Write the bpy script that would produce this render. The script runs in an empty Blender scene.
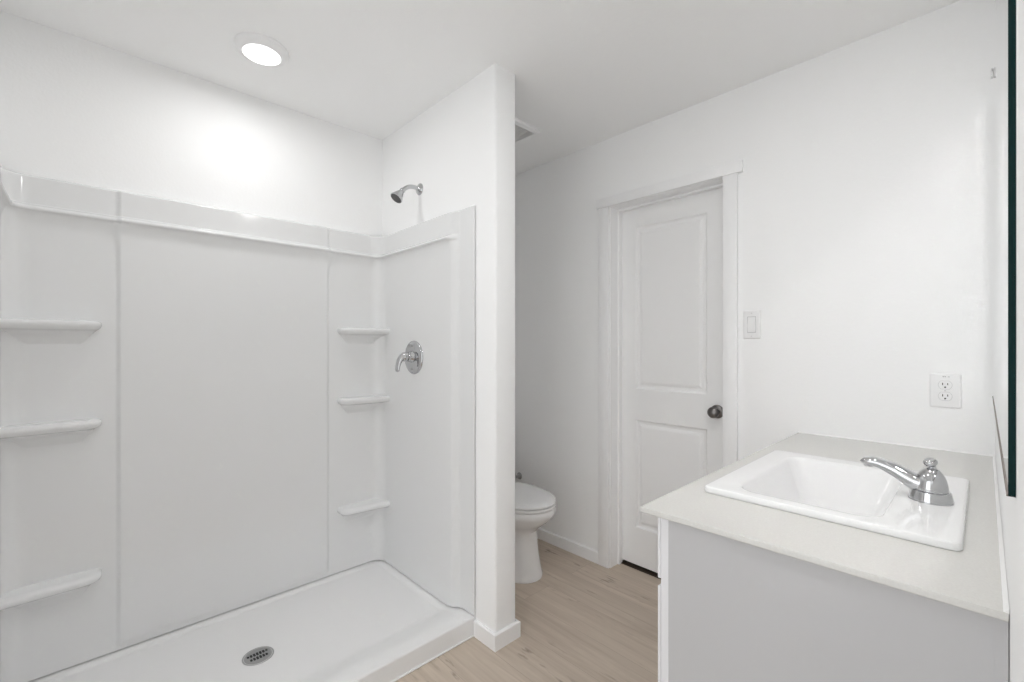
import bpy, bmesh, math, random
from mathutils import Vector, Matrix
R = math.radians
scene = bpy.context.scene
COL = scene.collection

# ------------------------------------------------------------------ camera, light, exposure
# x runs along the mirror wall towards the closet door, y from the mirror wall towards the shower's back wall
CAM_Z, FPX, ALPHA, CY = 1.2604, 449.58, 0.8106, 344.656
H = 2.4259                       # ceiling
cam_data = bpy.data.cameras.new('camera')
cam = bpy.data.objects.new('camera', cam_data)
COL.objects.link(cam)
cam.location = (0, 0, CAM_Z)
cam.rotation_euler = (R(90), 0, ALPHA - R(90))
cam_data.sensor_width = 36.0
cam_data.lens = FPX / 1024 * 36.0
cam_data.shift_y = (CY - 341.0) / 1024
cam_data.clip_start = 0.002
scene.camera = cam

SHOWER_LAMP = (0.507, 1.965)
VANITY_LAMP = (1.02, 0.36)
ROOM_FILL = (0.30, 0.80)  # added fill lamp, out of view, to lift the general brightness
SHOWER_WATTS, VANITY_WATTS, FILL_WATTS, DAYLIGHT = 2.5, 4.5, 3.4, 2.0

world = bpy.data.worlds.new('daylight')
scene.world = world
world.use_nodes = True
bgn = world.node_tree.nodes['Background']
bgn.inputs[0].default_value = (0.97, 0.985, 1.0, 1)
bgn.inputs[1].default_value = DAYLIGHT

def disc_lamp(name, x, y, z, size, watts, spread=180):
    d = bpy.data.lights.new(name, 'AREA')
    d.shape = 'DISK'
    d.size = size
    d.energy = watts
    d.spread = R(spread)
    d.color = (1.0, 0.998, 0.992)
    o = bpy.data.objects.new(name, d)
    o.location = (x, y, z)
    COL.objects.link(o)
    return o
disc_lamp('shower_lamp_light', *SHOWER_LAMP, H - 0.0265, 0.134, SHOWER_WATTS)
disc_lamp('vanity_lamp_light', *VANITY_LAMP, H - 0.0265, 0.09, VANITY_WATTS)

disc_lamp('room_fill_light', *ROOM_FILL, H - 0.0265, 0.134, FILL_WATTS)

vs = scene.view_settings
vs.view_transform = 'Standard'
vs.look = 'None'
vs.exposure = 0.0
vs.gamma = 1.0
vs.use_curve_mapping = False
cy = scene.cycles
cy.max_bounces = 14
cy.diffuse_bounces = 10
cy.glossy_bounces = 8
cy.sample_clamp_indirect = 0.0
cy.sample_clamp_direct = 0.0
cy.caustics_reflective = True
cy.blur_glossy = 0.0
cy.use_denoising = True
try:
    cy.use_guiding = True
    cy.use_surface_guiding = True
except Exception:
    pass

# ------------------------------------------------------------------ materials
def mat(name, col, rough=0.5, metal=0.0, **kw):
    m = bpy.data.materials.new(name)
    m.use_nodes = True
    b = m.node_tree.nodes['Principled BSDF']
    b.inputs['Base Color'].default_value = (*col, 1)
    b.inputs['Roughness'].default_value = rough
    b.inputs['Metallic'].default_value = metal
    for k, v in kw.items():
        b.inputs[k.replace('_', ' ')].default_value = v
    return m

def nodes_of(m):
    nt = m.node_tree
    return nt, nt.nodes, nt.links, nt.nodes['Principled BSDF']

def add_bump(m, scale, strength, dist, detail=3.0):
    nt, N, L, b = nodes_of(m)
    tc = N.new('ShaderNodeTexCoord')
    n = N.new('ShaderNodeTexNoise')
    n.inputs['Scale'].default_value = scale
    n.inputs['Detail'].default_value = detail
    bp = N.new('ShaderNodeBump')
    bp.inputs['Strength'].default_value = strength
    bp.inputs['Distance'].default_value = dist
    L.new(tc.outputs['Object'], n.inputs['Vector'])
    L.new(n.outputs['Fac'], bp.inputs['Height'])
    L.new(bp.outputs['Normal'], b.inputs['Normal'])
    return m

def mottled(m, c0, c1, scale, lo=0.35, hi=0.65, detail=4.0):
    nt, N, L, b = nodes_of(m)
    tc = N.new('ShaderNodeTexCoord')
    n = N.new('ShaderNodeTexNoise')
    n.inputs['Scale'].default_value = scale
    n.inputs['Detail'].default_value = detail
    r = N.new('ShaderNodeValToRGB')
    r.color_ramp.elements[0].position = lo
    r.color_ramp.elements[1].position = hi
    r.color_ramp.elements[0].color = (*c0, 1)
    r.color_ramp.elements[1].color = (*c1, 1)
    L.new(tc.outputs['Object'], n.inputs['Vector'])
    L.new(n.outputs['Fac'], r.inputs['Fac'])
    L.new(r.outputs['Color'], b.inputs['Base Color'])
    return m

def wood_floor():
    m = mat('beige_plank_floor', (0.4, 0.35, 0.3), 0.5)
    nt, N, L, b = nodes_of(m)
    b.inputs['Specular IOR Level'].default_value = 0.3
    tc = N.new('ShaderNodeTexCoord')
    mp = N.new('ShaderNodeMapping')                 # planks run along y
    mp.inputs['Rotation'].default_value = (0, 0, R(90))
    mp.inputs['Location'].default_value = (0.35, 0.06, 0)
    L.new(tc.outputs['Object'], mp.inputs['Vector'])
    br = N.new('ShaderNodeTexBrick')
    br.inputs['Scale'].default_value = 1.0
    br.inputs['Brick Width'].default_value = 1.22
    br.inputs['Row Height'].default_value = 0.182
    br.inputs['Mortar Size'].default_value = 0.0008
    br.inputs['Color1'].default_value = (0.0, 0.0, 0.0, 1)
    br.inputs['Color2'].default_value = (1, 1, 1, 1)
    br.inputs['Mortar'].default_value = (0.3, 0.3, 0.3, 1)
    br.offset = 0.37
    L.new(mp.outputs['Vector'], br.inputs['Vector'])
    # long soft grain
    gm = N.new('ShaderNodeMapping')
    gm.inputs['Scale'].default_value = (38, 2.2, 1)
    L.new(tc.outputs['Object'], gm.inputs['Vector'])
    off = N.new('ShaderNodeVectorMath')
    off.operation = 'MULTIPLY_ADD'
    off.inputs[1].default_value = (7.3, 5.1, 3.7)
    L.new(br.outputs['Color'], off.inputs[0])
    L.new(gm.outputs['Vector'], off.inputs[2])
    g1 = N.new('ShaderNodeTexNoise')
    g1.inputs['Scale'].default_value = 1.0
    g1.inputs['Detail'].default_value = 6
    g1.inputs['Distortion'].default_value = 0.9
    L.new(off.outputs[0], g1.inputs['Vector'])
    r1 = N.new('ShaderNodeValToRGB')
    e = r1.color_ramp.elements
    e[0].position, e[0].color = 0.30, (0.45, 0.375, 0.305, 1)
    e[1].position, e[1].color = 0.72, (0.565, 0.485, 0.405, 1)
    L.new(g1.outputs['Fac'], r1.inputs['Fac'])
    # short dark knots and flecks along the grain
    km = N.new('ShaderNodeMapping')
    km.inputs['Scale'].default_value = (46, 9, 1)
    L.new(tc.outputs['Object'], km.inputs['Vector'])
    k1 = N.new('ShaderNodeTexNoise')
    k1.inputs['Scale'].default_value = 1.0
    k1.inputs['Detail'].default_value = 3
    L.new(km.outputs['Vector'], k1.inputs['Vector'])
    km2 = N.new('ShaderNodeMapping')
    km2.inputs['Scale'].default_value = (11, 0.8, 1)
    km2.inputs['Location'].default_value = (3.1, 1.7, 0)
    L.new(tc.outputs['Object'], km2.inputs['Vector'])
    k2 = N.new('ShaderNodeTexNoise')
    k2.inputs['Scale'].default_value = 1.0
    k2.inputs['Detail'].default_value = 2
    L.new(km2.outputs['Vector'], k2.inputs['Vector'])
    rk1 = N.new('ShaderNodeMapRange')
    rk1.inputs['From Min'].default_value = 0.56
    rk1.inputs['From Max'].default_value = 0.70
    L.new(k1.outputs['Fac'], rk1.inputs['Value'])
    rk2 = N.new('ShaderNodeMapRange')
    rk2.inputs['From Min'].default_value = 0.53
    rk2.inputs['From Max'].default_value = 0.62
    L.new(k2.outputs['Fac'], rk2.inputs['Value'])
    mu = N.new('ShaderNodeMath')
    mu.operation = 'MULTIPLY'
    L.new(rk1.outputs[0], mu.inputs[0])
    L.new(rk2.outputs[0], mu.inputs[1])
    mul = N.new('ShaderNodeMath')
    mul.operation = 'MULTIPLY'
    mul.inputs[1].default_value = 0.75
    L.new(mu.outputs[0], mul.inputs[0])
    mx = N.new('ShaderNodeMixRGB')
    mx.inputs['Color2'].default_value = (0.17, 0.13, 0.10, 1)
    L.new(mul.outputs[0], mx.inputs['Fac'])
    L.new(r1.outputs['Color'], mx.inputs['Color1'])
    # plank to plank tone
    tone = N.new('ShaderNodeMapRange')
    tone.inputs['To Min'].default_value = 0.95
    tone.inputs['To Max'].default_value = 1.05
    L.new(br.outputs['Color'], tone.inputs['Value'])
    tm = N.new('ShaderNodeMixRGB')
    tm.blend_type = 'MULTIPLY'
    tm.inputs['Fac'].default_value = 1
    L.new(mx.outputs['Color'], tm.inputs['Color1'])
    L.new(tone.outputs[0], tm.inputs['Color2'])
    jm = N.new('ShaderNodeMixRGB')
    jm.inputs['Color2'].default_value = (0.36, 0.30, 0.245, 1)
    L.new(br.outputs['Fac'], jm.inputs['Fac'])
    L.new(tm.outputs['Color'], jm.inputs['Color1'])
    L.new(jm.outputs['Color'], b.inputs['Base Color'])
    bp = N.new('ShaderNodeBump')
    bp.inputs['Strength'].default_value = 0.15
    bp.inputs['Distance'].default_value = 0.001
    L.new(g1.outputs['Fac'], bp.inputs['Height'])
    L.new(bp.outputs['Normal'], b.inputs['Normal'])
    return m

M = {}
M['paint'] = add_bump(mat('white_wall_paint', (0.897, 0.90, 0.901), 0.7), 90, 0.22, 0.002)
M['ceiling'] = add_bump(mat('white_ceiling_paint', (0.897, 0.90, 0.901), 0.8), 70, 0.2, 0.002)
M['trim'] = mat('white_trim_enamel', (0.87, 0.87, 0.875), 0.35)
M['door'] = mat('white_door_enamel', (0.85, 0.85, 0.85), 0.4)
M['acrylic'] = mat('white_shower_acrylic', (0.752, 0.756, 0.758), 0.09)
M['pan'] = mat('white_shower_pan', (0.78, 0.78, 0.78), 0.28)
M['porcelain'] = mat('white_porcelain', (0.83, 0.83, 0.83), 0.07)
M['toilet_seat'] = mat('white_seat_plastic', (0.80, 0.80, 0.80), 0.2)
M['floor'] = wood_floor()
M['quartz'] = mottled(mat('off_white_quartz', (0.78, 0.77, 0.75), 0.22), (0.625, 0.617, 0.592), (0.665, 0.657, 0.632), 260, 0.3, 0.7)
M['cabinet'] = mat('pale_grey_cabinet_paint', (0.78, 0.78, 0.80), 0.4)
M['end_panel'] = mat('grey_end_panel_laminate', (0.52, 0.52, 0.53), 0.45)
M['chrome'] = mat('polished_chrome', (0.56, 0.565, 0.575), 0.07, 1.0)
M['brushed'] = mat('brushed_steel', (0.42, 0.42, 0.42), 0.3, 1.0)
M['nickel'] = mat('dark_satin_nickel', (0.20, 0.19, 0.185), 0.28, 1.0)
M['dark'] = mat('black_void', (0.012, 0.012, 0.012), 0.6)
M['grey_rubber'] = mat('dark_grey_rubber', (0.10, 0.10, 0.10), 0.6)
M['plate'] = mat('white_switch_plastic', (0.84, 0.84, 0.84), 0.3)
M['ink'] = mat('grey_ink', (0.16, 0.16, 0.16), 0.6)
M['slot_grey'] = mat('grey_plastic_slot', (0.50, 0.50, 0.50), 0.5)
M['caulk'] = mat('white_caulk', (0.86, 0.86, 0.855), 0.5)
M['silver'] = mat('mirror_silver', (0.86, 0.865, 0.86), 0.0, 1.0)
M['glass_edge'] = mat('dark_green_glass_edge', (0.004, 0.022, 0.022), 0.12)
M['glass_edge'].node_tree.nodes['Principled BSDF'].inputs['Specular IOR Level'].default_value = 0.12
M['bronze'] = mat('brown_bronze_channel', (0.16, 0.12, 0.10), 0.4, 0.6)
M['clip'] = mat('pale_clear_plastic', (0.68, 0.68, 0.68), 0.2)
M['grille'] = mat('light_grey_grille_plastic', (0.72, 0.72, 0.71), 0.5)
M['braid'] = mat('braided_steel_hose', (0.45, 0.45, 0.45), 0.4, 1.0)
M['gap_shade'] = mat('dark_brown_gap_shade', (0.05, 0.035, 0.025), 0.6)  # dark tone standing in for shade under the door
lens = mat('led_lens', (0.9, 0.9, 0.9), 0.4)
lens.node_tree.nodes['Principled BSDF'].inputs['Emission Color'].default_value = (1, 0.99, 0.97, 1)
lens.node_tree.nodes['Principled BSDF'].inputs['Emission Strength'].default_value = 3.0
M['lens'] = lens

# ------------------------------------------------------------------ object helpers
def root(name, loc, label, cat, group=None):
    o = bpy.data.objects.new(name, None)
    o.empty_display_size = 0.05
    COL.objects.link(o)
    o.location = loc
    o['label'] = label
    o['category'] = cat
    if group:
        o['group'] = group
    return o

def world_loc(o):
    v = Vector((0, 0, 0))
    while o is not None:
        v += Vector(o.location)
        o = o.parent
    return v

def obj(name, bm, m, parent=None, angle=35, origin=None):
    """Link bmesh (in room coordinates) as one mesh object."""
    bmesh.ops.recalc_face_normals(bm, faces=bm.faces[:])
    base = world_loc(parent) if parent else Vector((0, 0, 0))
    org = Vector(origin) if origin is not None else base
    bmesh.ops.translate(bm, verts=bm.verts[:], vec=-org)
    me = bpy.data.meshes.new(name)
    bm.to_mesh(me)
    bm.free()
    for mm in (m if isinstance(m, (list, tuple)) else [m]):
        me.materials.append(mm)
    me.shade_smooth()
    me.set_sharp_from_angle(angle=R(angle))
    o = bpy.data.objects.new(name, me)
    COL.objects.link(o)
    if parent:
        o.parent = parent
        o.location = org - base
    else:
        o.location = org
    return o

def tag(o, label, cat, kind=None, group=None):
    o['label'] = label
    o['category'] = cat
    if kind:
        o['kind'] = kind
    if group:
        o['group'] = group
    return o

def box(bm, x0, x1, y0, y1, z0, z1, bevel=0.0, segs=2, mi=0, edges=None):
    t = bmesh.new()
    bmesh.ops.create_cube(t, size=1)
    for v in t.verts:
        v.co = Vector((x0 + (v.co.x + .5) * (x1 - x0), y0 + (v.co.y + .5) * (y1 - y0), z0 + (v.co.z + .5) * (z1 - z0)))
    if bevel > 0:
        es = [e for e in t.edges if edges is None or edges(e)]
        bmesh.ops.bevel(t, geom=es, offset=bevel, segments=segs, profile=0.5, affect='EDGES')
    for f in t.faces:
        f.material_index = mi
    merge(bm, t)

def merge(bm, t):
    me = bpy.data.meshes.new('tmp')
    t.to_mesh(me)
    t.free()
    bm.from_mesh(me)
    bpy.data.meshes.remove(me)

def loft(bm, rings, close=True, cap0=True, cap1=True, mi=0):
    """rings: lists of points with equal counts."""
    vr = [[bm.verts.new(p) for p in r] for r in rings]
    n = len(vr[0])
    for a, b in zip(vr[:-1], vr[1:]):
        for i in range(n if close else n - 1):
            j = (i + 1) % n
            f = bm.faces.new((a[i], a[j], b[j], b[i]))
            f.material_index = mi
    if cap0:
        bm.faces.new(list(reversed(vr[0]))).material_index = mi
    if cap1:
        bm.faces.new(vr[-1]).material_index = mi
    return vr

def frame_of(axis):
    w = Vector(axis).normalized()
    ref = Vector((0, 0, 1)) if abs(w.z) < 0.9 else Vector((1, 0, 0))
    u = ref.cross(w).normalized()
    return u, w.cross(u).normalized(), w

def lathe(bm, origin, axis, prof, n=32, mi=0, sx=1.0, sy=1.0, cap0=True, cap1=True):
    """prof: (radius, height) along axis."""
    u, v, w = frame_of(axis)
    o = Vector(origin)
    rings = []
    for r, h in prof:
        rings.append([o + w * h + u * (r * sx * math.cos(2 * math.pi * i / n)) + v * (r * sy * math.sin(2 * math.pi * i / n)) for i in range(n)])
    loft(bm, rings, True, cap0, cap1, mi)

def tube(bm, pts, rad, n=14, mi=0):
    pts = [Vector(p) for p in pts]
    rads = rad if isinstance(rad, (list, tuple)) else [rad] * len(pts)
    rings, up = [], None
    for i, p in enumerate(pts):
        d = (pts[min(i + 1, len(pts) - 1)] - pts[max(i - 1, 0)]).normalized()
        if up is None:
            u, v, _ = frame_of(d)
        else:
            u = (up - d * up.dot(d)).normalized()
            v = d.cross(u)
        up = u
        rings.append([p + u * rads[i] * math.cos(2 * math.pi * k / n) + v * rads[i] * math.sin(2 * math.pi * k / n) for k in range(n)])
    loft(bm, rings, mi=mi)

def smooth_path(pts, n=8):
    """Catmull-Rom through pts."""
    P = [Vector(p) for p in pts]
    P = [2 * P[0] - P[1]] + P + [2 * P[-1] - P[-2]]
    out = []
    for i in range(1, len(P) - 2):
        for k in range(n):
            t = k / n
            a, b, c, d = P[i - 1], P[i], P[i + 1], P[i + 2]
            out.append(0.5 * ((2 * b) + (c - a) * t + (2 * a - 5 * b + 4 * c - d) * t * t + (3 * b - a - 3 * c + d) * t ** 3))
    out.append(P[-2])
    return out

def rrect(x0, x1, y0, y1, r, z, n=6):
    out = []
    for cx, cyy, a0 in ((x1 - r, y1 - r, 0), (x0 + r, y1 - r, 90), (x0 + r, y0 + r, 180), (x1 - r, y0 + r, 270)):
        for k in range(n + 1):
            a = R(a0 + 90 * k / n)
            out.append(Vector((cx + r * math.cos(a), cyy + r * math.sin(a), z)))
    return out

def sstep(a, b, x):
    t = min(1, max(0, (x - a) / (b - a)))
    return t * t * (3 - 2 * t)

# ------------------------------------------------------------------ the room shell
XL = -0.234                 # shower's left wall
XP, XQ = 1.2316, 1.3518     # partition between shower and toilet
YE = 1.3947                 # partition's free end
XD = 2.1491                 # wall with the closet door
YB = 2.367                  # back wall
YM = -0.0234                # mirror wall
XW = -0.95                  # far left wall (behind the camera)
DY0, DY1, DZ = 0.8381, 1.4534, 2.035   # door opening

def struct(name, bm, m, label, cat, parent=None, angle=35):
    o = obj(name, bm, m, parent, angle)
    if parent is None:
        tag(o, label, cat, 'structure')
    return o

bm = bmesh.new(); box(bm, XW - .2, XD + .4, YM - .15, YB + .15, -0.1, 0.0)
struct('floor', bm, M['floor'], 'beige wood-look plank floor of the bathroom', 'floor')
bm = bmesh.new(); box(bm, XW - .2, XD + .4, YM - .15, YB + .15, H, H + .1)
struct('ceiling', bm, M['ceiling'], 'flat white painted ceiling over the whole bathroom', 'ceiling')
bm = bmesh.new(); box(bm, XL - .12, XD + .115, YB, YB + .12, 0, H)
struct('wall_back', bm, M['paint'], 'white back wall behind the shower and the toilet', 'wall')
bm = bmesh.new()
box(bm, XP, XQ, YE, YB, 0, H, 0.012, 3, edges=lambda e: abs(e.verts[0].co.z - e.verts[1].co.z) > 1 and e.verts[0].co.y < YE + .01)
struct('wall_partition', bm, M['paint'], 'white partition wall between the shower and the toilet', 'wall')
bm = bmesh.new()
box(bm, XD, XD + .115, YM, DY0 - .02, 0, H)
box(bm, XD, XD + .115, DY1 + .02, YB, 0, H)
box(bm, XD, XD + .115, DY0 - .02, DY1 + .02, DZ + .02, H)
struct('wall_right', bm, M['paint'], 'white wall on the right with the panelled door, switch and outlet', 'wall')
bm = bmesh.new(); box(bm, XW, XD + .115, YM - .12, YM, 0, H)
struct('wall_front', bm, M['paint'], 'white wall carrying the mirror at the right edge', 'wall')
bm = bmesh.new(); box(bm, XL - .12, XL, YE, YB, 0, H)
struct('wall_left', bm, M['paint'], 'white wall at the left end of the shower', 'wall')
# unseen wall behind the camera; its doorway is added to let in fill daylight
bm = bmesh.new()
box(bm, XW - .12, XW, YM - .12, 0.05, 0, H)
box(bm, XW - .12, XW, 1.30, YB + .12, 0, H)
box(bm, XW - .12, XW, 0.05, 1.30, 2.10, H)
struct('wall_fill_opening', bm, M['paint'], 'unseen white wall behind the camera with a doorway added for fill daylight', 'wall')
bm = bmesh.new(); box(bm, XW, XL - .12, YB, YB + .12, 0, H)
struct('wall_side', bm, M['paint'], 'white back wall left of the shower, outside the picture', 'wall')
bm = bmesh.new(); box(bm, XD + .20, XD + .25, DY0 - .2, DY1 + .2, 0, H)  # added backing, out of view; stops outside light leaking under the door
box(bm, XD + .115, XD + .20, DY0 - .25, DY0 - .2, 0, H)
box(bm, XD + .115, XD + .20, DY1 + .2, DY1 + .25, 0, H)
struct('wall_gap_backing', bm, M['paint'], 'unseen backing wall added behind the closed panelled door to block light', 'wall')

# baseboards
BH, BT = 0.068, 0.013
bm = bmesh.new()
path = [(XP, 1.522), (XP, YE), (XQ, YE), (XQ, YB)]
outer = [(XP - BT, 1.522), (XP - BT, YE - BT), (XQ + BT, YE - BT), (XQ + BT, YB)]
def ribbon(bm, inner, outer, z0, z1, ch=0.004):
    mid = [((i[0] * .35 + o[0] * .65), (i[1] * .35 + o[1] * .65)) for i, o in zip(inner, outer)]
    rings = []
    for i, md, o in zip(inner, mid, outer):
        rings.append([Vector((*i, z0)), Vector((*o, z0)), Vector((*o, z1 - ch)), Vector((*md, z1)), Vector((*i, z1))])
    loft(bm, rings)
ribbon(bm, path, outer, 0, BH)
struct('baseboard_partition', bm, M['trim'], 'white baseboard wrapping the foot of the partition end', 'baseboard', angle=25)
CW = 0.0734                 # casing width
bm = bmesh.new()
ribbon(bm, [(XD, DY1 + CW), (XD, YB)], [(XD - BT, DY1 + CW), (XD - BT, YB)], 0, BH)
struct('baseboard_right', bm, M['trim'], 'white baseboard on the wall beside the toilet', 'baseboard', angle=25)
bm = bmesh.new()
ribbon(bm, [(XD, .56), (XD, DY0 - CW)], [(XD - BT, .56), (XD - BT, DY0 - CW)], 0, BH)
struct('baseboard_corner', bm, M['trim'], 'short white baseboard between the vanity and the door casing', 'baseboard', angle=25)

# casing of the doorway beside the camera
bm = bmesh.new(); box(bm, 0.272, 0.341, YM, YM + .0118, 0, 2.1, .002, 1)
struct('trim_1', bm, M['trim'], 'white door casing on the mirror wall beside the camera', 'trim')

# ------------------------------------------------------------------ closet door
door = root('door_1', (XD + .1, DY0 + .003, 0), 'white two-panel closet door with a dark round knob, closed', 'door')
door['kind'] = 'structure'
FX = XD + .103              # front face of the slab
def panel_door(bm, y0, y1, z0, z1, x0, x1, panels):
    ys = sorted({y0, y1, *[p[0] for p in panels], *[p[1] for p in panels]})
    zs = sorted({z0, z1, *[p[2] for p in panels], *[p[3] for p in panels]})
    # back, sides
    box_pts = lambda x: [Vector((x, y0, z0)), Vector((x, y1, z0)), Vector((x, y1, z1)), Vector((x, y0, z1))]
    f = [bm.verts.new(p) for p in box_pts(x0)]
    b = [bm.verts.new(p) for p in box_pts(x1)]
    bm.faces.new(b)
    for i in range(4):
        bm.faces.new((f[i], f[(i + 1) % 4], b[(i + 1) % 4], b[i]))
    for i in range(len(ys) - 1):
        for j in range(len(zs) - 1):
            a, c, d, e = ys[i], ys[i + 1], zs[j], zs[j + 1]
            inside = any(p[0] <= a + 1e-6 and c <= p[1] + 1e-6 and p[2] <= d + 1e-6 and e <= p[3] + 1e-6 for p in panels)
            if not inside:
                bm.faces.new([bm.verts.new(q) for q in (Vector((x0, a, d)), Vector((x0, c, d)), Vector((x0, c, e)), Vector((x0, a, e)))])
    for p in panels:
        prof = [(0, 0), (.003, .003), (.009, .010), (.014, .0115), (.024, .0115), (.034, .006), (.040, .004), (.046, .004)]
        rings = [[Vector((x0 + dx, p[0] + i, p[2] + i)), Vector((x0 + dx, p[1] - i, p[2] + i)), Vector((x0 + dx, p[1] - i, p[3] - i)), Vector((x0 + dx, p[0] + i, p[3] - i))] for i, dx in prof]
        loft(bm, rings, True, False, True)
    bmesh.ops.remove_doubles(bm, verts=bm.verts[:], dist=1e-5)
bm = bmesh.new()
panel_door(bm, DY0 + .004, DY1 - .004, 0.022, DZ - .004, FX, FX + .034, [(.956, 1.358, 1.012, 1.922), (.956, 1.358, .232, .838)])
slab = obj('door_slab', bm, M['door'], door, 20)
bm = bmesh.new()
KY, KZ = 0.905, 0.932
lathe(bm, (FX, KY, KZ), (-1, 0, 0), [(.0, 0), (.033, 0), (.033, .004), (.028, .008), (.013, .011), (.0115, .026), (.014, .031), (.022, .036), (.027, .045), (.0275, .053), (.024, .061), (.014, .066), (.0, .067)], 32, cap0=False, cap1=False)
k = obj('door_knob', bm, M['nickel'], door, 60)
k['label'] = 'dark satin nickel knob'
bm = bmesh.new()        # jamb, head jamb and stop
box(bm, XD - .002, XD + .14, DY0 - .02, DY0, 0, DZ + .02, .001, 1)
box(bm, XD - .002, XD + .14, DY1, DY1 + .02, 0, DZ + .02, .001, 1)
box(bm, XD - .002, XD + .14, DY0, DY1, DZ, DZ + .02, .001, 1)
obj('door_jamb', bm, M['trim'], door)
bm = bmesh.new()
box(bm, FX - .034, FX - .001, DY0, DY0 + .011, 0, DZ - .011, .001, 1)
box(bm, FX - .034, FX - .001, DY1 - .011, DY1, 0, DZ - .011, .001, 1)
box(bm, FX - .034, FX - .001, DY0, DY1, DZ - .011, DZ, .001, 1)
obj('door_stop', bm, M['trim'], door)
bm = bmesh.new()
box(bm, XD - .017, XD - .0005, DY1 + .004, DY1 + CW, 0, DZ + .002, .003, 2)
obj('side_casing', bm, M['trim'], door)
bm = bmesh.new()
box(bm, XD - .017, XD - .0005, DY0 - CW + .006, DY0 - .004, 0, DZ + .002, .003, 2)
obj('side_casing', bm, M['trim'], door)
bm = bmesh.new()
box(bm, XD - .021, XD - .0005, DY0 - .0897, DY1 + .0836, DZ + .002, DZ + .056, .002, 2)
obj('head_casing', bm, M['trim'], door)
bm = bmesh.new()  # shade of the gap under the door, put into a dark strip
box(bm, XD + .09, XD + .16, DY0, DY1, 0.0005, 0.006, .002, 1)
t_ = obj('gap_shade_strip', bm, M['gap_shade'], door)

# ------------------------------------------------------------------ shower surround
sur = root('shower_surround', (0.513, YB - .03, 0.06), 'glossy white moulded shower surround with a ledge and corner shelves', 'shower surround')
YF = 1.5235
RW = 0.092
O_P, O_S = 0.027, 0.008
path = []                   # (point, normal, tag)
def lin(a, b, n):
    return [a + (b - a) * i / n for i in range(n + 1)]
ysL = [YF, YF + .0005] + lin(YF + .02, 1.60, 3) + lin(1.61, 1.675, 10) + lin(1.70, YB - RW - .02, 16)
for y in ysL:
    path.append((Vector((XL, y, 0)), Vector((1, 0, 0))))
for k in range(13):
    a = R(180 - 90 * k / 12)
    path.append((Vector((XL + RW + RW * math.cos(a), YB - RW + RW * math.sin(a), 0)), Vector((-math.cos(a), -math.sin(a), 0))))
XC0, XC1 = 0.104, 0.9028
xsB = lin(XL + RW + .01, XC0 - .035, 4) + [XC0 - .03 + .002 * i for i in range(20)] + lin(XC0 + .02, XC1 - .02, 24) + [XC1 - .008 + .002 * i for i in range(20)] + lin(XC1 + .045, XP - RW - .01, 6)
for x in xsB:
    path.append((Vector((x, YB, 0)), Vector((0, -1, 0))))
for k in range(13):
    a = R(90 - 90 * k / 12)
    path.append((Vector((XP - RW + RW * math.cos(a), YB - RW + RW * math.sin(a), 0)), Vector((-math.cos(a), -math.sin(a), 0))))
for y in reversed(ysL):
    path.append((Vector((XP, y, 0)), Vector((-1, 0, 0))))
prof = [(0.0, 0)] + [(z, 0) for z in lin(.012, .10, 8)] + [(z, 0) for z in lin(.2, 1.55, 10)]
prof += [(1.60 + z_, .018 * (i / 9) ** 2.4) for i, z_ in enumerate([0, .03, .055, .075, .09, .10, .11, .12, .128, .134])]
prof += [(1.7355, .0225), (1.7375, .0262), (1.7405, .0282), (1.7440, .0282), (1.7475, .0262), (1.7510, .0225), (1.7540, .0175), (1.7565, .0120), (1.7590, .0075), (1.7605, .0048), (1.7612, .0040), (1.7625, .0036), (1.7635, .0036), (1.7650, .0036), (1.77, .0036), (1.81, .0036), (1.8540, .0036), (1.8555, .0036), (1.8575, .0033), (1.860, .0018), (1.862, -.0008), (1.8635, -.005), (1.866, -.012)]
def pan_rim(p):
    return 0.0605
def offset(p, z, e):
    t = 1.0
    if p.y < 1.7:
        t = sstep(1.622, 1.672, p.y)
    o = O_S + (O_P - O_S) * t + e * t
    if t < 1 and e < 0:
        o = O_S + (O_P - O_S) * t + e * (t + (1 - t) * .3)
    if abs(p.y - YB) < 1e-5:
        w = 0.017 + 0.022 * sstep(1.63, 1.70, z) * (1 - sstep(1.725, 1.735, z))
        c = sstep(XC0 - w, XC0 + .002, p.x) * (1 - sstep(XC1 - .002, XC1 + w, p.x))
        o += 0.010 * c * sstep(.062, .105, z)
    return max(o, .0005)
def surround_mesh(i0, i1, close_a, close_b):
    bm = bmesh.new()
    rows = []
    zs = [(0.0640, 0)] + [q for q in prof if q[0] > .065]
    cols = []
    for i in range(i0, i1 + 1):
        p, n = path[i]
        rim = 0.0640 + (.0215 * (1 - sstep(1.575, 1.735, p.y)) if p.y < 1.74 else 0)
        col = [(p + n * .0005) + Vector((0, 0, rim))]
        for z, e in zs:
            zz = max(z, rim)
            col.append(p + n * offset(p, z, e) + Vector((0, 0, zz)))
        col.append((p + n * .0005) + Vector((0, 0, 1.866)))
        cols.append(col)
    if close_a:
        p, n = path[i0]
        cols.insert(0, [p + n * min(.0042, max((c - p).dot(n) - .001, .0004)) + Vector((0, 0, c.z)) for c in cols[0]])
    if close_b:
        p, n = path[i1]
        cols.append([p + n * min(.0042, max((c - p).dot(n) - .001, .0004)) + Vector((0, 0, c.z)) for c in cols[-1]])
    loft(bm, cols, False, False, False)
    bmesh.ops.remove_doubles(bm, verts=bm.verts[:], dist=1e-6)
    return bm
i0 = next(i for i, (p, n) in enumerate(path) if abs(p.y - YB) < 1e-5 and p.x > XC0 - .034)
i1 = next(i for i, (p, n) in enumerate(path) if abs(p.y - YB) < 1e-5 and p.x > XC1 + .040)
obj('corner_panel', surround_mesh(0, i0, True, False), M['acrylic'], sur, 50)
obj('center_panel', surround_mesh(i0, i1, False, False), M['acrylic'], sur, 50)
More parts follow.
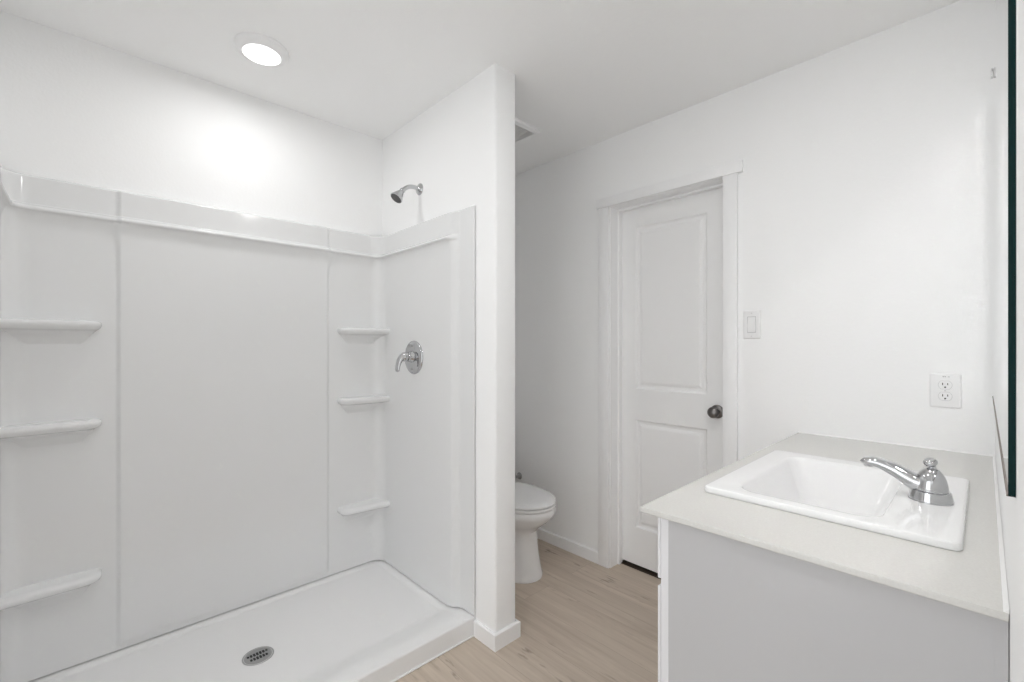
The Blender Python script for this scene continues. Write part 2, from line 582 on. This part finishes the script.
obj('corner_panel', surround_mesh(i1, len(path) - 1, False, True), M['acrylic'], sur, 50)

def corner_shelf(side, ztop):
    bm = bmesh.new()
    L0, D0, rc = (0.272 if side > 0 else 0.282), 0.108, 0.045
    levels = [(0.0, -.022, -.022), (-.0002, -.016, -.016), (-.002, -.008, -.008), (-.006, -.002, -.002), (-.012, 0, 0), (-.019, -.0005, -.0005), (-.026, -.003, -.004), (-.032, -.009, -.012), (-.036, -.014, -.028), (-.040, -.018, -.046), (-.048, -.024, -.060), (-.064, -.034, -.072), (-.090, -.046, -.082)]
    rings = []
    for dz, dl, dd in levels:
        L, D = L0 + dl, D0 + dd
        r = min(rc, D * .6, L * .6)
        sl = .046 * max(0, (D - .03) / D0) if side > 0 else .02 * max(0, (D - .03) / D0)
        pts = [(0.004, 0.012), (0.004, D + sl), (L * .35, D + sl * .55)]
        for k in range(9):
            a = R(90 - 90 * k / 8)
            pts.append((L - r + r * math.cos(a), D - r + r * math.sin(a)))
        pts.append((L, 0.012))
        ring = []
        for u, v in pts:
            x = XP - u if side > 0 else XL + u
            ring.append(Vector((x, YB - v, ztop + dz)))
        rings.append(ring)
    loft(bm, rings)
    return bm
for z in (1.350, 0.981, 0.406):
    obj('corner_shelf', corner_shelf(1, z), M['acrylic'], sur, 60)
    obj('corner_shelf', corner_shelf(-1, z), M['acrylic'], sur, 60)

# ------------------------------------------------------------------ shower pan
pan = root('shower_pan', (0.513, 1.94, 0), 'low white shower pan with a raised front edge and round drain', 'shower pan')
PX0, PX1, PY0, PY1 = XL + .003, XP - .003, 1.525, YB - .003
DRX, DRY = 0.4932, 1.9625
def pan_z(x, y):
    dx = min(x - PX0, PX1 - x) - .022
    dyb = PY1 - y - .022
    dyf = y - PY0
    d = min(dx, dyb)
    floor_z = 0.0400 + 0.010 * min(1, math.hypot(x - DRX, (y - DRY) * 1.3) / .7)
    side = 1 - sstep(-0.004, 0.040, d)
    z = floor_z + (0.0595 - floor_z) * side
    front = 1 - sstep(.045, .20, dyf)
    z = max(z, z + (0.080 - z) * front)
    if dyf < .008:
        t = 1 - dyf / .008
        z -= .008 * (1 - math.sqrt(max(0, 1 - t * t)))
    return z
bm = bmesh.new()
px = [PX0] + lin(PX0 + .03, PX0 + .07, 8) + lin(PX0 + .10, PX1 - .10, 40) + lin(PX1 - .07, PX1 - .03, 8) + [PX1]
py = [PY0, PY0 + .0008, PY0 + .002, PY0 + .004, PY0 + .006, PY0 + .008] + lin(PY0 + .02, PY0 + .22, 16) + lin(PY0 + .25, PY1 - .10, 16) + lin(PY1 - .07, PY1 - .03, 8) + [PY1]
rows = []
for y in py:
    rows.append([Vector((x, y, pan_z(x, y))) for x in px])
rows.insert(0, [Vector((x, PY0, 0.004)) for x in px])
rows.insert(0, [Vector((x, PY0 + .006, 0.004)) for x in px])
rows.insert(0, [Vector((x, PY0 + .006, 0.0)) for x in px])
rows.append([Vector((x, PY1, 0)) for x in px])
loft(bm, rows, False, False, False)
for xx in (PX0, PX1):      # ends
    pass
obj('pan_tray', bm, M['pan'], pan, 50)
bm = bmesh.new()
dz = pan_z(DRX, DRY)
lathe(bm, (DRX, DRY, dz - .004), (0, 0, 1), [(0, 0.002), (.050, .002), (.050, .0048), (.0545, .0062), (.0555, .0055), (.0555, 0)][::-1], 40, cap0=True, cap1=False)
lathe(bm, (DRX, DRY, dz - .004), (0, 0, 1), [(.0485, .004), (.0485, .0056), (.047, .0062), (0, .0062)], 40, cap0=False, cap1=False)
for row, (yo, ln, ks) in enumerate(((.0125, .021, 7), (-.0135, .020, 6))):
    for i in range(ks):
        xo = (i - (ks - 1) / 2) * .0108
        l2 = ln * math.sqrt(max(.12, 1 - (xo / .040) ** 2))
        ring = [Vector((DRX + xo + q.x, DRY + yo + q.y, 0)) for q in rrect(-.0040, .0040, -l2 / 2, l2 / 2, .0034, 0, 4)]
        loft(bm, [[v + Vector((0, 0, dz + .0020)) for v in ring], [v + Vector((0, 0, dz + .00255)) for v in ring]], mi=1)
d_ = obj('drain_cover', bm, [M['brushed'], M['dark']], pan, 40)
d_['label'] = 'round brushed metal drain cover with dark slots'
bm = bmesh.new()
box(bm, PX0, PX1, PY0 - .0065, PY0 + .001, 0, .0065, .003, 2)
obj('caulk_bead', bm, M['caulk'], pan)

# ------------------------------------------------------------------ shower head
SY, SZ = 1.972, 2.047
sh = root('showerhead', (XP, SY, SZ), 'chrome shower head on a bent arm high on the partition wall', 'shower head')
bm = bmesh.new()
lathe(bm, (XP, SY, SZ), (-1, 0, 0), [(.0, .0), (.030, .0), (.0295, .004), (.024, .009), (.015, .013), (.013, .016), (0, .016)], 32, cap0=False, cap1=False)
obj('flange', bm, M['chrome'], sh, 60)
bm = bmesh.new()
tip = Vector((XP - .100, SY, SZ - .030))
tube(bm, smooth_path([(XP - .004, SY, SZ), (XP - .03, SY, SZ + .003), (XP - .060, SY, SZ - .001), (XP - .083, SY, SZ - .014), tip], 6), .0105, 16)
obj('shower_arm', bm, M['chrome'], sh, 60)
bm = bmesh.new()
ax = Vector((-.60, 0.0, -.80)).normalized()
lathe(bm, tip - ax * .006, ax, [(.0, 0), (.013, 0), (.0135, .010), (.0115, .012), (.0135, .016), (.0165, .022), (.021, .032), (.026, .046), (.0305, .056), (.0315, .060), (.0305, .063), (.028, .0635)], 32, cap0=False, cap1=False)
obj('spray_head', bm, M['chrome'], sh, 60)
bm = bmesh.new()
lathe(bm, tip - ax * .006, ax, [(.0285, .060), (.0285, .0625), (.024, .0645), (0, .065)], 32, cap0=True, cap1=False)
o = obj('spray_face', bm, M['grey_rubber'], sh, 60)
o['label'] = 'dark grey nozzle face'

# ------------------------------------------------------------------ shower valve
VY, VZ = 1.982, 1.196
XS = XP - O_P
va = root('shower_valve', (XS, VY, VZ), 'round chrome shower valve plate with a lever on the side panel', 'shower valve')
bm = bmesh.new()
lathe(bm, (XS, VY, VZ), (-1, 0, 0), [(0, 0), (.084, 0), (.0845, .003), (.082, .007), (.074, .011), (.060, .0135), (.040, .015), (0, .015)], 48, cap0=False, cap1=False)
obj('escutcheon', bm, M['chrome'], va, 60)
bm = bmesh.new()
lathe(bm, (XS - .012, VY, VZ + .004), (-1, 0, 0), [(0, 0), (.030, 0), (.029, .008), (.024, .014), (.022, .030), (.024, .040), (.022, .052), (.014, .058), (0, .060)], 32, cap0=False, cap1=False)
obj('valve_hub', bm, M['chrome'], va, 60)
bm = bmesh.new()
pts = smooth_path([(XS - .045, VY, VZ + .012), (XS - .062, VY + .002, VZ + .008), (XS - .078, VY + .006, VZ - .012), (XS - .086, VY + .010, VZ - .040), (XS - .088, VY + .012, VZ - .070)], 6)
n = len(pts)
rings = []
for i, p in enumerate(pts):
    t = i / (n - 1)
    d = (pts[min(i + 1, n - 1)] - pts[max(i - 1, 0)]).normalized()
    v = Vector((0, 1, 0)) - d * d.y
    v.normalize()
    u = d.cross(v)
    wv, wu = .025 - .009 * t, .018 - .011 * t
    if i == n - 1:
        wv, wu = wv * .5, wu * .5
    rings.append([p + v * wv * math.cos(2 * math.pi * k / 16) + u * wu * math.sin(2 * math.pi * k / 16) for k in range(16)])
loft(bm, rings)
obj('lever_handle', bm, M['chrome'], va, 60)
for s in (-1, 1):
    bm = bmesh.new()
    lathe(bm, (XS - .0125, VY + .0 , VZ + s * .058), (-1, 0, 0), [(0, 0), (.006, 0), (.006, .0025), (.004, .0035), (0, .0035)], 16, cap0=False, cap1=False)
    obj('plate_screw', bm, M['brushed'], va, 60)

# ------------------------------------------------------------------ ceiling lights
def ceiling_light(x, y, label):
    r_ = root('ceiling_light', (x, y, H), label, 'ceiling light', 'round ceiling lights')
    bm = bmesh.new()
    lathe(bm, (x, y, H), (0, 0, -1), [(.0965, 0), (.0965, .004), (.094, .009), (.085, .0155), (.074, .0205), (.069, .0235), (.0665, .0235), (.0665, .020), (0, .020)], 48, cap0=False, cap1=False)
    obj('trim_ring', bm, M['trim'], r_, 50)
    bm = bmesh.new()
    lathe(bm, (x, y, H), (0, 0, -1), [(.0664, .0205), (.0664, .0235), (0, .0245)], 48, cap0=True, cap1=False)
    obj('lens', bm, M['lens'], r_, 50)
ceiling_light(*SHOWER_LAMP, 'round white ceiling light, lit, above the shower')
ceiling_light(*VANITY_LAMP, 'round white ceiling light above the vanity sink')
ceiling_light(*ROOM_FILL, 'unseen round white ceiling light added mid-room for fill')

# ------------------------------------------------------------------ exhaust vent
ev = root('exhaust_vent', (1.64, 1.80, H), 'white square exhaust vent on the ceiling over the toilet', 'vent')
VX0, VX1, VY0, VY1 = 1.49, 1.786, 1.653, 1.95
bm = bmesh.new()
rings = [rrect(VX0 + .006, VX1 - .006, VY0 + .006, VY1 - .006, .008, H), rrect(VX0 + .002, VX1 - .002, VY0 + .002, VY1 - .002, .008, H - .008),
         rrect(VX0, VX1, VY0, VY1, .008, H - .016), rrect(VX0 + .002, VX1 - .002, VY0 + .002, VY1 - .002, .007, H - .021),
         rrect(VX0 + .008, VX1 - .008, VY0 + .008, VY1 - .008, .005, H - .024), rrect(VX0 + .024, VX1 - .024, VY0 + .024, VY1 - .024, .004, H - .024),
         rrect(VX0 + .026, VX1 - .026, VY0 + .026, VY1 - .026, .004, H - .012)]
loft(bm, rings, True, True, False)
obj('vent_frame', bm, M['trim'], ev, 30)
bm = bmesh.new()
box(bm, VX0 + .022, VX1 - .022, VY0 + .022, VY1 - .022, H - .010, H - .006)
nsl = 20
for i in range(nsl):
    y = VY0 + .03 + (VY1 - VY0 - .06) * i / (nsl - 1)
    box(bm, VX0 + .026, VX1 - .026, y - .0035, y + .0035, H - .0225, H - .010)
obj('vent_grille', bm, M['grille'], ev)

# ------------------------------------------------------------------ toilet
TX = 1.75
to = root('toilet', (TX, 1.95, 0), 'white toilet with closed lid behind the partition wall', 'toilet')
def egg(cyy, a, f, b, z, n=40):
    out = []
    for i in range(n):
        t = 2 * math.pi * i / n
        s, c = math.sin(t), math.cos(t)
        out.append(Vector((TX + a * s, cyy - (f * c if c > 0 else b * c * 1.0), z)))
    return out
def eggb(cyy, a, f, b, z, n=40):
    out = []
    for i in range(n):
        t = 2 * math.pi * i / n
        s, c = math.sin(t), math.cos(t)
        if c >= 0:
            out.append(Vector((TX + a * s, cyy - f * c, z)))
        else:                              # squarish back
            q = abs(s) ** .55 * (1 if s >= 0 else -1)
            out.append(Vector((TX + a * q, cyy - b * (-abs(c) ** .55), z)))
    return out
bm = bmesh.new()
BC = 1.80
prof_b = [(0, .120, .148, .30), (.012, .121, .149, .30), (.022, .117, .145, .30), (.06, .109, .137, .29), (.12, .100, .127, .28), (.18, .094, .120, .27), (.225, .093, .119, .27), (.25, .099, .126, .27), (.27, .112, .143, .27), (.29, .134, .168, .28), (.31, .155, .196, .28), (.33, .169, .217, .28), (.35, .177, .231, .28), (.362, .181, .2375, .28), (.380, .182, .239, .28), (.388, .1795, .236, .28), (.391, .174, .230, .275)]
loft(bm, [eggb(BC - .008 * (z < .25), a, f, b, z) for z, a, f, b in prof_b])
obj('bowl', bm, M['porcelain'], to, 40)
bm = bmesh.new()
loft(bm, [eggb(BC, .170, .228, .20, .3935), eggb(BC, .180, .238, .21, .3945), eggb(BC, .1825, .241, .21, .400), eggb(BC, .181, .239, .21, .4075), eggb(BC, .175, .232, .20, .4095)])
obj('seat', bm, M['toilet_seat'], to, 40)
bm = bmesh.new()
loft(bm, [eggb(BC, .168, .226, .20, .4125), eggb(BC, .178, .236, .21, .4130), eggb(BC, .1815, .2395, .212, .417), eggb(BC, .180, .238, .21, .424), eggb(BC, .171, .228, .20, .4285), eggb(BC, .140, .190, .17, .4320), eggb(BC, .08, .11, .09, .4345)])
obj('lid', bm, M['toilet_seat'], to, 40)
for s in (-1, 1):
    bm = bmesh.new()
    box(bm, TX + s * .075 - .02, TX + s * .075 + .02, 1.995, 2.035, .391, .425, .006, 2)
    obj('hinge', bm, M['toilet_seat'], to)
bm = bmesh.new()
rings = [rrect(TX - .20 + i, TX + .20 - i, 2.155 + i * .6, 2.352, .03, z) for z, i in ((.385, .02), (.395, .004), (.50, 0), (.70, -.012))]
loft(bm, rings)
obj('tank', bm, M['porcelain'], to, 40)
bm = bmesh.new()
loft(bm, [rrect(TX - .215, TX + .215, 2.142, 2.358, .03, .7005), rrect(TX - .22, TX + .22, 2.138, 2.359, .032, .708), rrect(TX - .22, TX + .22, 2.138, 2.359, .032, .725), rrect(TX - .208, TX + .208, 2.150, 2.352, .03, .735)])
obj('tank_lid', bm, M['porcelain'], to, 40)
bm = bmesh.new()
lathe(bm, (TX - .15, 2.147, .65), (0, -1, 0), [(0, -.012), (.014, -.012), (.014, .006), (.010, .012), (0, .013)], 20, cap0=False, cap1=False)
tube(bm, smooth_path([(TX - .15, 2.139, .65), (TX - .12, 2.132, .648), (TX - .075, 2.130, .643)], 5), [.006] * 10 + [.005], 10)
obj('flush_lever', bm, M['chrome'], to, 60)
bm = bmesh.new()
rings = [rrect(TX - .11, TX + .11, 2.03, 2.26, .03, z) for z in (.30, .384)]
loft(bm, rings)
obj('tank_shelf', bm, M['porcelain'], to, 40)

# water stop on the wall beside the toilet
SVY, SVZ = 2.186, 0.366
sv = root('supply_valve', (XD, SVY, SVZ), 'small chrome water shut-off valve on the wall behind the toilet', 'valve')
bm = bmesh.new()
lathe(bm, (XD, SVY, SVZ), (-1, 0, 0), [(0, 0), (.024, 0), (.022, .005), (.010, .009), (.008, .03), (.011, .031), (.011, .058), (0, .060)], 24, cap0=False, cap1=False)
obj('valve_body', bm, M['brushed'], sv, 60)
bm = bmesh.new()
lathe(bm, (XD - .045, SVY, SVZ + .006), (0, -.3, 1), [(0, 0), (.006, 0), (.006, .012), (0, .012)], 12, cap0=False, cap1=False)
lathe(bm, (XD - .052, SVY, SVZ), (-1, 0, 0), [(0, 0), (.013, .004), (.015, .012), (.011, .020), (0, .022)], 16, sy=.6, cap0=False, cap1=False)
obj('valve_handle', bm, M['brushed'], sv, 60)
bm = bmesh.new()
tube(bm, smooth_path([(XD - .045, SVY - .004, SVZ + .016), (XD - .05, SVY + .004, SVZ + .06), (XD - .07, SVY + .02, SVZ + .14), (XD - .10, SVY + .03, SVZ + .12), (TX + .226, SVY + .03, .40)], 6), .006, 10)
obj('supply_hose', bm, M['braid'], sv, 60)

# ------------------------------------------------------------------ switch and outlet
def plate_mesh(y0, y1, z0, z1, t=.006):
    bm = bmesh.new()
    def rr(i, x):
        return [Vector((XD - x, p.x, p.y)) for p in rrect(y0 + i, y1 - i, z0 + i, z1 - i, .004, 0, 4)]
    loft(bm, [rr(0, .0003), rr(0, .0025), rr(.0025, t - .0004), rr(.005, t)])
    return bm
def screw(parent, y, z, x=.006):
    bm = bmesh.new()
    lathe(bm, (XD - x + .0005, y, z), (-1, 0, 0), [(0, 0), (.0032, 0), (.0032, .0008), (.002, .0015), (0, .0015)], 14, cap0=False, cap1=False)
    box(bm, XD - x - .00125, XD - x - .0008, y - .0026, y + .0026, z - .0005, z + .0005, mi=1)
    obj('screw', bm, [M['plate'], M['ink']], parent, 60)
sw = root('light_switch', (XD, .7126, 1.349), 'white rocker light switch on the wall right of the door', 'light switch')
obj('switch_plate', plate_mesh(.6766, .7487, 1.287, 1.4116), M['plate'], sw, 40)
bm = bmesh.new()
box(bm, XD - .0066, XD - .001, .6950, .7302, 1.3135, 1.3850, .0004, 1)
obj('rocker_frame', bm, M['slot_grey'], sw)
bm = bmesh.new()
y0, y1, z0, z1 = .6970, .7282, 1.3158, 1.3828
prs = [(XD - .0075, z0), (XD - .0105, (z0 + z1) / 2 - .006), (XD - .0078, (z0 + z1) / 2 + .012), (XD - .0068, z1)]
loft(bm, [[Vector((XD - .002, y, z0))] + [Vector((x, y, z)) for x, z in prs] + [Vector((XD - .002, y, z1))] for y in (y0, y0 + .001, y1 - .001, y1)])
obj('rocker', bm, M['plate'], sw, 25)
screw(sw, .7126, 1.4000)
screw(sw, .7126, 1.2985)

ou = root('wall_outlet', (XD, .0939, 1.1022), 'white duplex power outlet on the wall above the counter', 'outlet')
OYC, OZC = .0939, 1.1022
obj('outlet_plate', plate_mesh(.0542, .1335, 1.0433, 1.1612), M['plate'], ou, 40)
for s in (1, -1):
    zc = OZC + s * .0195
    bm = bmesh.new()
    def outline(r, flat, x):
        pts = []
        for k in range(32):
            a = 2 * math.pi * k / 32
            yy, zz = r * math.cos(a), r * math.sin(a)
            pts.append(Vector((XD - x, OYC + yy, zc + max(-flat, min(flat, zz)))))
        return pts
    loft(bm, [outline(.0178, .0148, .005), outline(.0178, .0148, .0062)], mi=1)
    loft(bm, [outline(.0168, .0138, .005), outline(.0168, .0138, .0075), outline(.0160, .0130, .0080)])
    for dy, hh in ((.0063, .0040), (-.0063, .0034)):
        box(bm, XD - .00835, XD - .0078, OYC + dy - .0012, OYC + dy + .0012, zc + .0035 - hh, zc + .0035 + hh, mi=2)
    lathe(bm, (XD - .0078, OYC, zc - .0075), (-1, 0, 0), [(0, 0), (.0027, 0), (.0027, .0006), (0, .0006)], 12, mi=2, cap0=False, cap1=False)
    obj('receptacle', bm, [M['plate'], M['slot_grey'], M['dark']], ou, 30)
screw(ou, OYC, OZC)
bm = bmesh.new()        # the fine print over the upper receptacle
for dy, w in ((.0045, .0042), (-.0005, .0034), (-.0075, .0014), (-.0098, .0020)):
    box(bm, XD - .0064, XD - .0058, OYC + dy - w / 2, OYC + dy + w / 2, 1.1492, 1.1510)
o = obj('fine_print', bm, M['ink'], ou)
o['label'] = 'tiny grey print above the upper receptacle'

# ------------------------------------------------------------------ vanity
CT, CTH = 0.8957, 0.0125           # counter top and thickness
CX0, CX1, CY0, CY1 = 0.908, XD - .001, YM + .001, 0.5352
SX0, SX1, SY0_, SY1_ = 1.1090, 1.6750, 0.0265, 0.4835   # sink outline
vc = root('vanity_cabinet', (1.53, .23, 0), 'pale grey vanity cabinet below the white counter', 'cabinet')
bm = bmesh.new()
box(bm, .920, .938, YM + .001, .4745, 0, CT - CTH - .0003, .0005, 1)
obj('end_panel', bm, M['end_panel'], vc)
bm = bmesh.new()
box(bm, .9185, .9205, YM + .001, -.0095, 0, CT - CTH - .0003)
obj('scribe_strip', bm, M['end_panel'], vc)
bm = bmesh.new()
box(bm, .938, CX1 - .001, YM + .001, .4740, .10, .118)
box(bm, CX1 - .019, CX1 - .001, YM + .001, .4740, .118, CT - CTH - .0003)
box(bm, .938, CX1 - .019, YM + .001, YM + .012, .118, CT - CTH - .0003)
obj('carcass', bm, M['cabinet'], vc)
bm = bmesh.new()
box(bm, .9205, .975, .4550, .4915, .118, CT - CTH - .0003)
box(bm, CX1 - .04, CX1 - .001, .4550, .4915, .118, CT - CTH - .0003)
for z0, z1 in ((.118, .140), (.715, .765), (.860, CT - CTH - .0003)):
    box(bm, .975, CX1 - .04, .4550, .4915, z0, z1)
box(bm, 1.51, 1.55, .4550, .4913, .140, .715)
obj('face_frame', bm, M['cabinet'], vc)
bm = bmesh.new()
box(bm, .9385, CX1 - .001, .40, .415, 0, .10)
obj('toe_kick', bm, M['cabinet'], vc)
def shaker(x0, x1, z0, z1, rail=.055):
    bm = bmesh.new()
    ya, yb = .4925, .4997
    box(bm, x0, x0 + rail, ya, yb, z0, z1, .0012, 1)
    box(bm, x1 - rail, x1, ya, yb, z0, z1, .0012, 1)
    box(bm, x0 + rail, x1 - rail, ya, yb, z0, z0 + rail, .0012, 1)
    box(bm, x0 + rail, x1 - rail, ya, yb, z1 - rail, z1, .0012, 1)
    box(bm, x0 + rail - .005, x1 - rail + .005, ya, yb - .004, z0 + rail - .005, z1 - rail + .005)
    return bm
for x0, x1 in ((.9205, 1.528), (1.532, CX1 - .008)):
    obj('drawer_front', shaker(x0, x1, .7445, .8822, .035), M['cabinet'], vc)
    obj('cabinet_door', shaker(x0, x1, .105, .7275), M['cabinet'], vc)

ct = root('countertop', (1.53, .25, CT - CTH), 'off-white stone countertop on the vanity, wall to wall', 'countertop')
bm = bmesh.new()
hx0, hx1, hy0, hy1 = SX0 + .025, SX1 - .025, SY0_ + .022, SY1_ - .025
e_ = .0016
def slab_ring(i, z):
    return [Vector((CX0 + i, CY0, z)), Vector((CX1, CY0, z)), Vector((CX1, CY1 - i, z)), Vector((CX0 + i, CY1 - i, z))]
hole = lambda z: [Vector((hx0, hy0, z)), Vector((hx1, hy0, z)), Vector((hx1, hy1, z)), Vector((hx0, hy1, z))]
zb = CT - CTH
loft(bm, [hole(CT), slab_ring(e_, CT), slab_ring(e_ * .3, CT - e_ * .3), slab_ring(0, CT - e_), slab_ring(0, zb + e_), slab_ring(e_, zb), hole(zb), hole(CT)], True, False, False)
bmesh.ops.remove_doubles(bm, verts=bm.verts[:], dist=1e-6)
obj('stone_slab', bm, M['quartz'], ct, 25)
bm = bmesh.new()
cw = .0050
loft(bm, [[Vector((CX1 + .0006, y, CT - .0005)), Vector((CX1 - cw, y, CT + .0002)), Vector((CX1 + .0006, y, CT + cw))] for y in (CY0, CY1 - .002)])
loft(bm, [[Vector((x, CY0 - .0006, CT - .0005)), Vector((x, CY0 + cw, CT + .0002)), Vector((x, CY0 - .0006, CT + cw))] for x in (CX0 + .0005, CX1)])
obj('caulk_bead', bm, M['caulk'], ct)

sk = root('sink', (1.394, .256, CT), 'white rectangular drop-in sink set into the stone counter', 'sink')
bm = bmesh.new()
rt = CT + .0155
bx0, bx1, by0, by1 = 1.156, 1.610, .146, .418
R5 = lambda i, r, z: rrect(SX0 + i, SX1 - i, SY0_ + i, SY1_ - i, r, z, 8)
B5 = lambda i, r, z, k=1.0: rrect(bx0 + i, bx1 - i * k, by0 + i * .75, by1 - i, r, z, 8)
rings = [R5(.004, .016, CT + .0003), R5(.0008, .018, CT + .001), R5(0, .019, CT + .003), R5(.0012, .018, rt - .0035), R5(.0022, .0175, rt - .0014), R5(.0042, .0165, rt - .0003), R5(.0075, .015, rt),
         B5(-.010, .055, rt - .0006), B5(-.004, .050, rt - .0016), B5(0, .047, rt - .005), B5(.004, .045, rt - .012), B5(.014, .045, rt - .035), B5(.030, .045, rt - .070), B5(.046, .045, rt - .105), B5(.058, .045, rt - .122), B5(.075, .04, rt - .132), B5(.100, .02, rt - .137)]
loft(bm, rings, True, False, True)
obj('basin', bm, M['porcelain'], sk, 60)
bm = bmesh.new()
lathe(bm, ((bx0 + bx1) / 2, .265, rt - .1372), (0, 0, 1), [(.0315, 0), (.0315, .0022), (.024, .0028), (.022, .0012), (.019, .0012), (.019, .004), (.010, .007), (0, .0075)], 28, cap0=True, cap1=False)
obj('sink_drain', bm, M['chrome'], sk, 50)

# faucet
FCX, FCY = 1.375, .084
fa = root('faucet', (FCX, FCY, rt), 'chrome single-knob faucet with an upswept spout on the sink', 'faucet')
bm = bmesh.new()
lathe(bm, (FCX, FCY, rt + .0002), (0, 0, 1), [(.0, 0), (.0385, 0), (.0385, .005), (.0370, .010), (.0355, .018), (.0345, .0220), (.0320, .0232), (0, .0235)], 40, cap0=False, cap1=False)
obj('faucet_base', bm, M['chrome'], fa, 50)
bm = bmesh.new()
lathe(bm, (FCX, FCY, rt + .0238), (0, -.05, 1), [(0, 0), (.0300, 0), (.0305, .003), (.0300, .008), (.0280, .018), (.0250, .028), (.0205, .037), (.0150, .0445), (.0105, .048), (.0080, .0495), (.0070, .052), (.0070, .056), (0, .057)], 36, cap0=False, cap1=False)
obj('faucet_body', bm, M['chrome'], fa, 55)
bm = bmesh.new()
lathe(bm, (FCX, FCY - .002, rt + .0770), (-.25, .25, 1), [(0, 0), (.007, 0), (.0080, .002), (.0120, .005), (.0132, .009), (.0122, .0130), (.0090, .0160), (.007, .0155), (0, .0148)], 28, cap0=False, cap1=False)
obj('faucet_knob', bm, M['chrome'], fa, 55)
bm = bmesh.new()
tab = [(.086, .0340, .0170, .024), (.105, .0350, .0195, .0235), (.120, .0415, .0200, .0225), (.1342, .0490, .0187, .0215), (.149, .0575, .0160, .0200), (.1747, .0672, .0118, .0180), (.193, .0685, .0100, .0165), (.203, .0680, .0075, .0140), (.2085, .0670, .0030, .0090)]
cen = smooth_path([(0, t[0], t[1]) for t in tab], 4)
siz = smooth_path([(0, t[2], t[3]) for t in tab], 4)
rings = []
for c_, z_ in zip(cen, siz):
    ring = []
    for k in range(24):
        an = 2 * math.pi * k / 24
        c, s_ = math.cos(an), math.sin(an)
        ring.append(Vector((FCX + z_.z * (abs(c) ** .7) * (1 if c >= 0 else -1), c_.y, rt + c_.z + z_.y * (abs(s_) ** .85) * (1 if s_ >= 0 else -1))))
    rings.append(ring)
loft(bm, rings)
obj('spout', bm, M['chrome'], fa, 55)
bm = bmesh.new()
lathe(bm, (FCX, .1940, rt + .0610), (0, .12, -1), [(0, -.004), (.0095, -.004), (.0095, .004), (.0075, .0055), (0, .0055)], 20, cap0=False, cap1=False)
obj('aerator', bm, M['chrome'], fa, 55)

# ------------------------------------------------------------------ mirror
mi = root('wall_mirror', (1.43, YM, 1.092), 'frameless wall mirror with a dark green glass edge over the counter', 'mirror')
MX0, MX1, MZ0, MZ1, MT = .7294, XD - .050, 1.0955, 2.052, .006
bm = bmesh.new()
box(bm, MX0, MX1, YM + .0004, YM + MT, MZ0, MZ1)
bm.normal_update()
for f in bm.faces:
    f.material_index = 0 if f.normal.y > .9 else 1
obj('mirror_glass', bm, [M['silver'], M['glass_edge']], mi)
bm = bmesh.new()
box(bm, MX0 + .002, MX1, YM + .0003, YM + MT + .0012, MZ0 - .0008, MZ0 + .0009)
obj('bottom_channel', bm, M['bronze'], mi)
bm = bmesh.new()
box(bm, 1.905, 1.925, YM + .0004, YM + .0022, MZ1 - .001, MZ1 + .024, .0008, 1)
box(bm, 1.905, 1.925, YM + MT + .0003, YM + .0115, MZ1 - .014, MZ1 + .010, .001, 1)
box(bm, 1.905, 1.925, YM + .0022, YM + .0105, MZ1 + .0005, MZ1 + .006, .0008, 1)
o = obj('mirror_clip', bm, M['clip'], mi)
o['label'] = 'small clear plastic clip on the top edge'
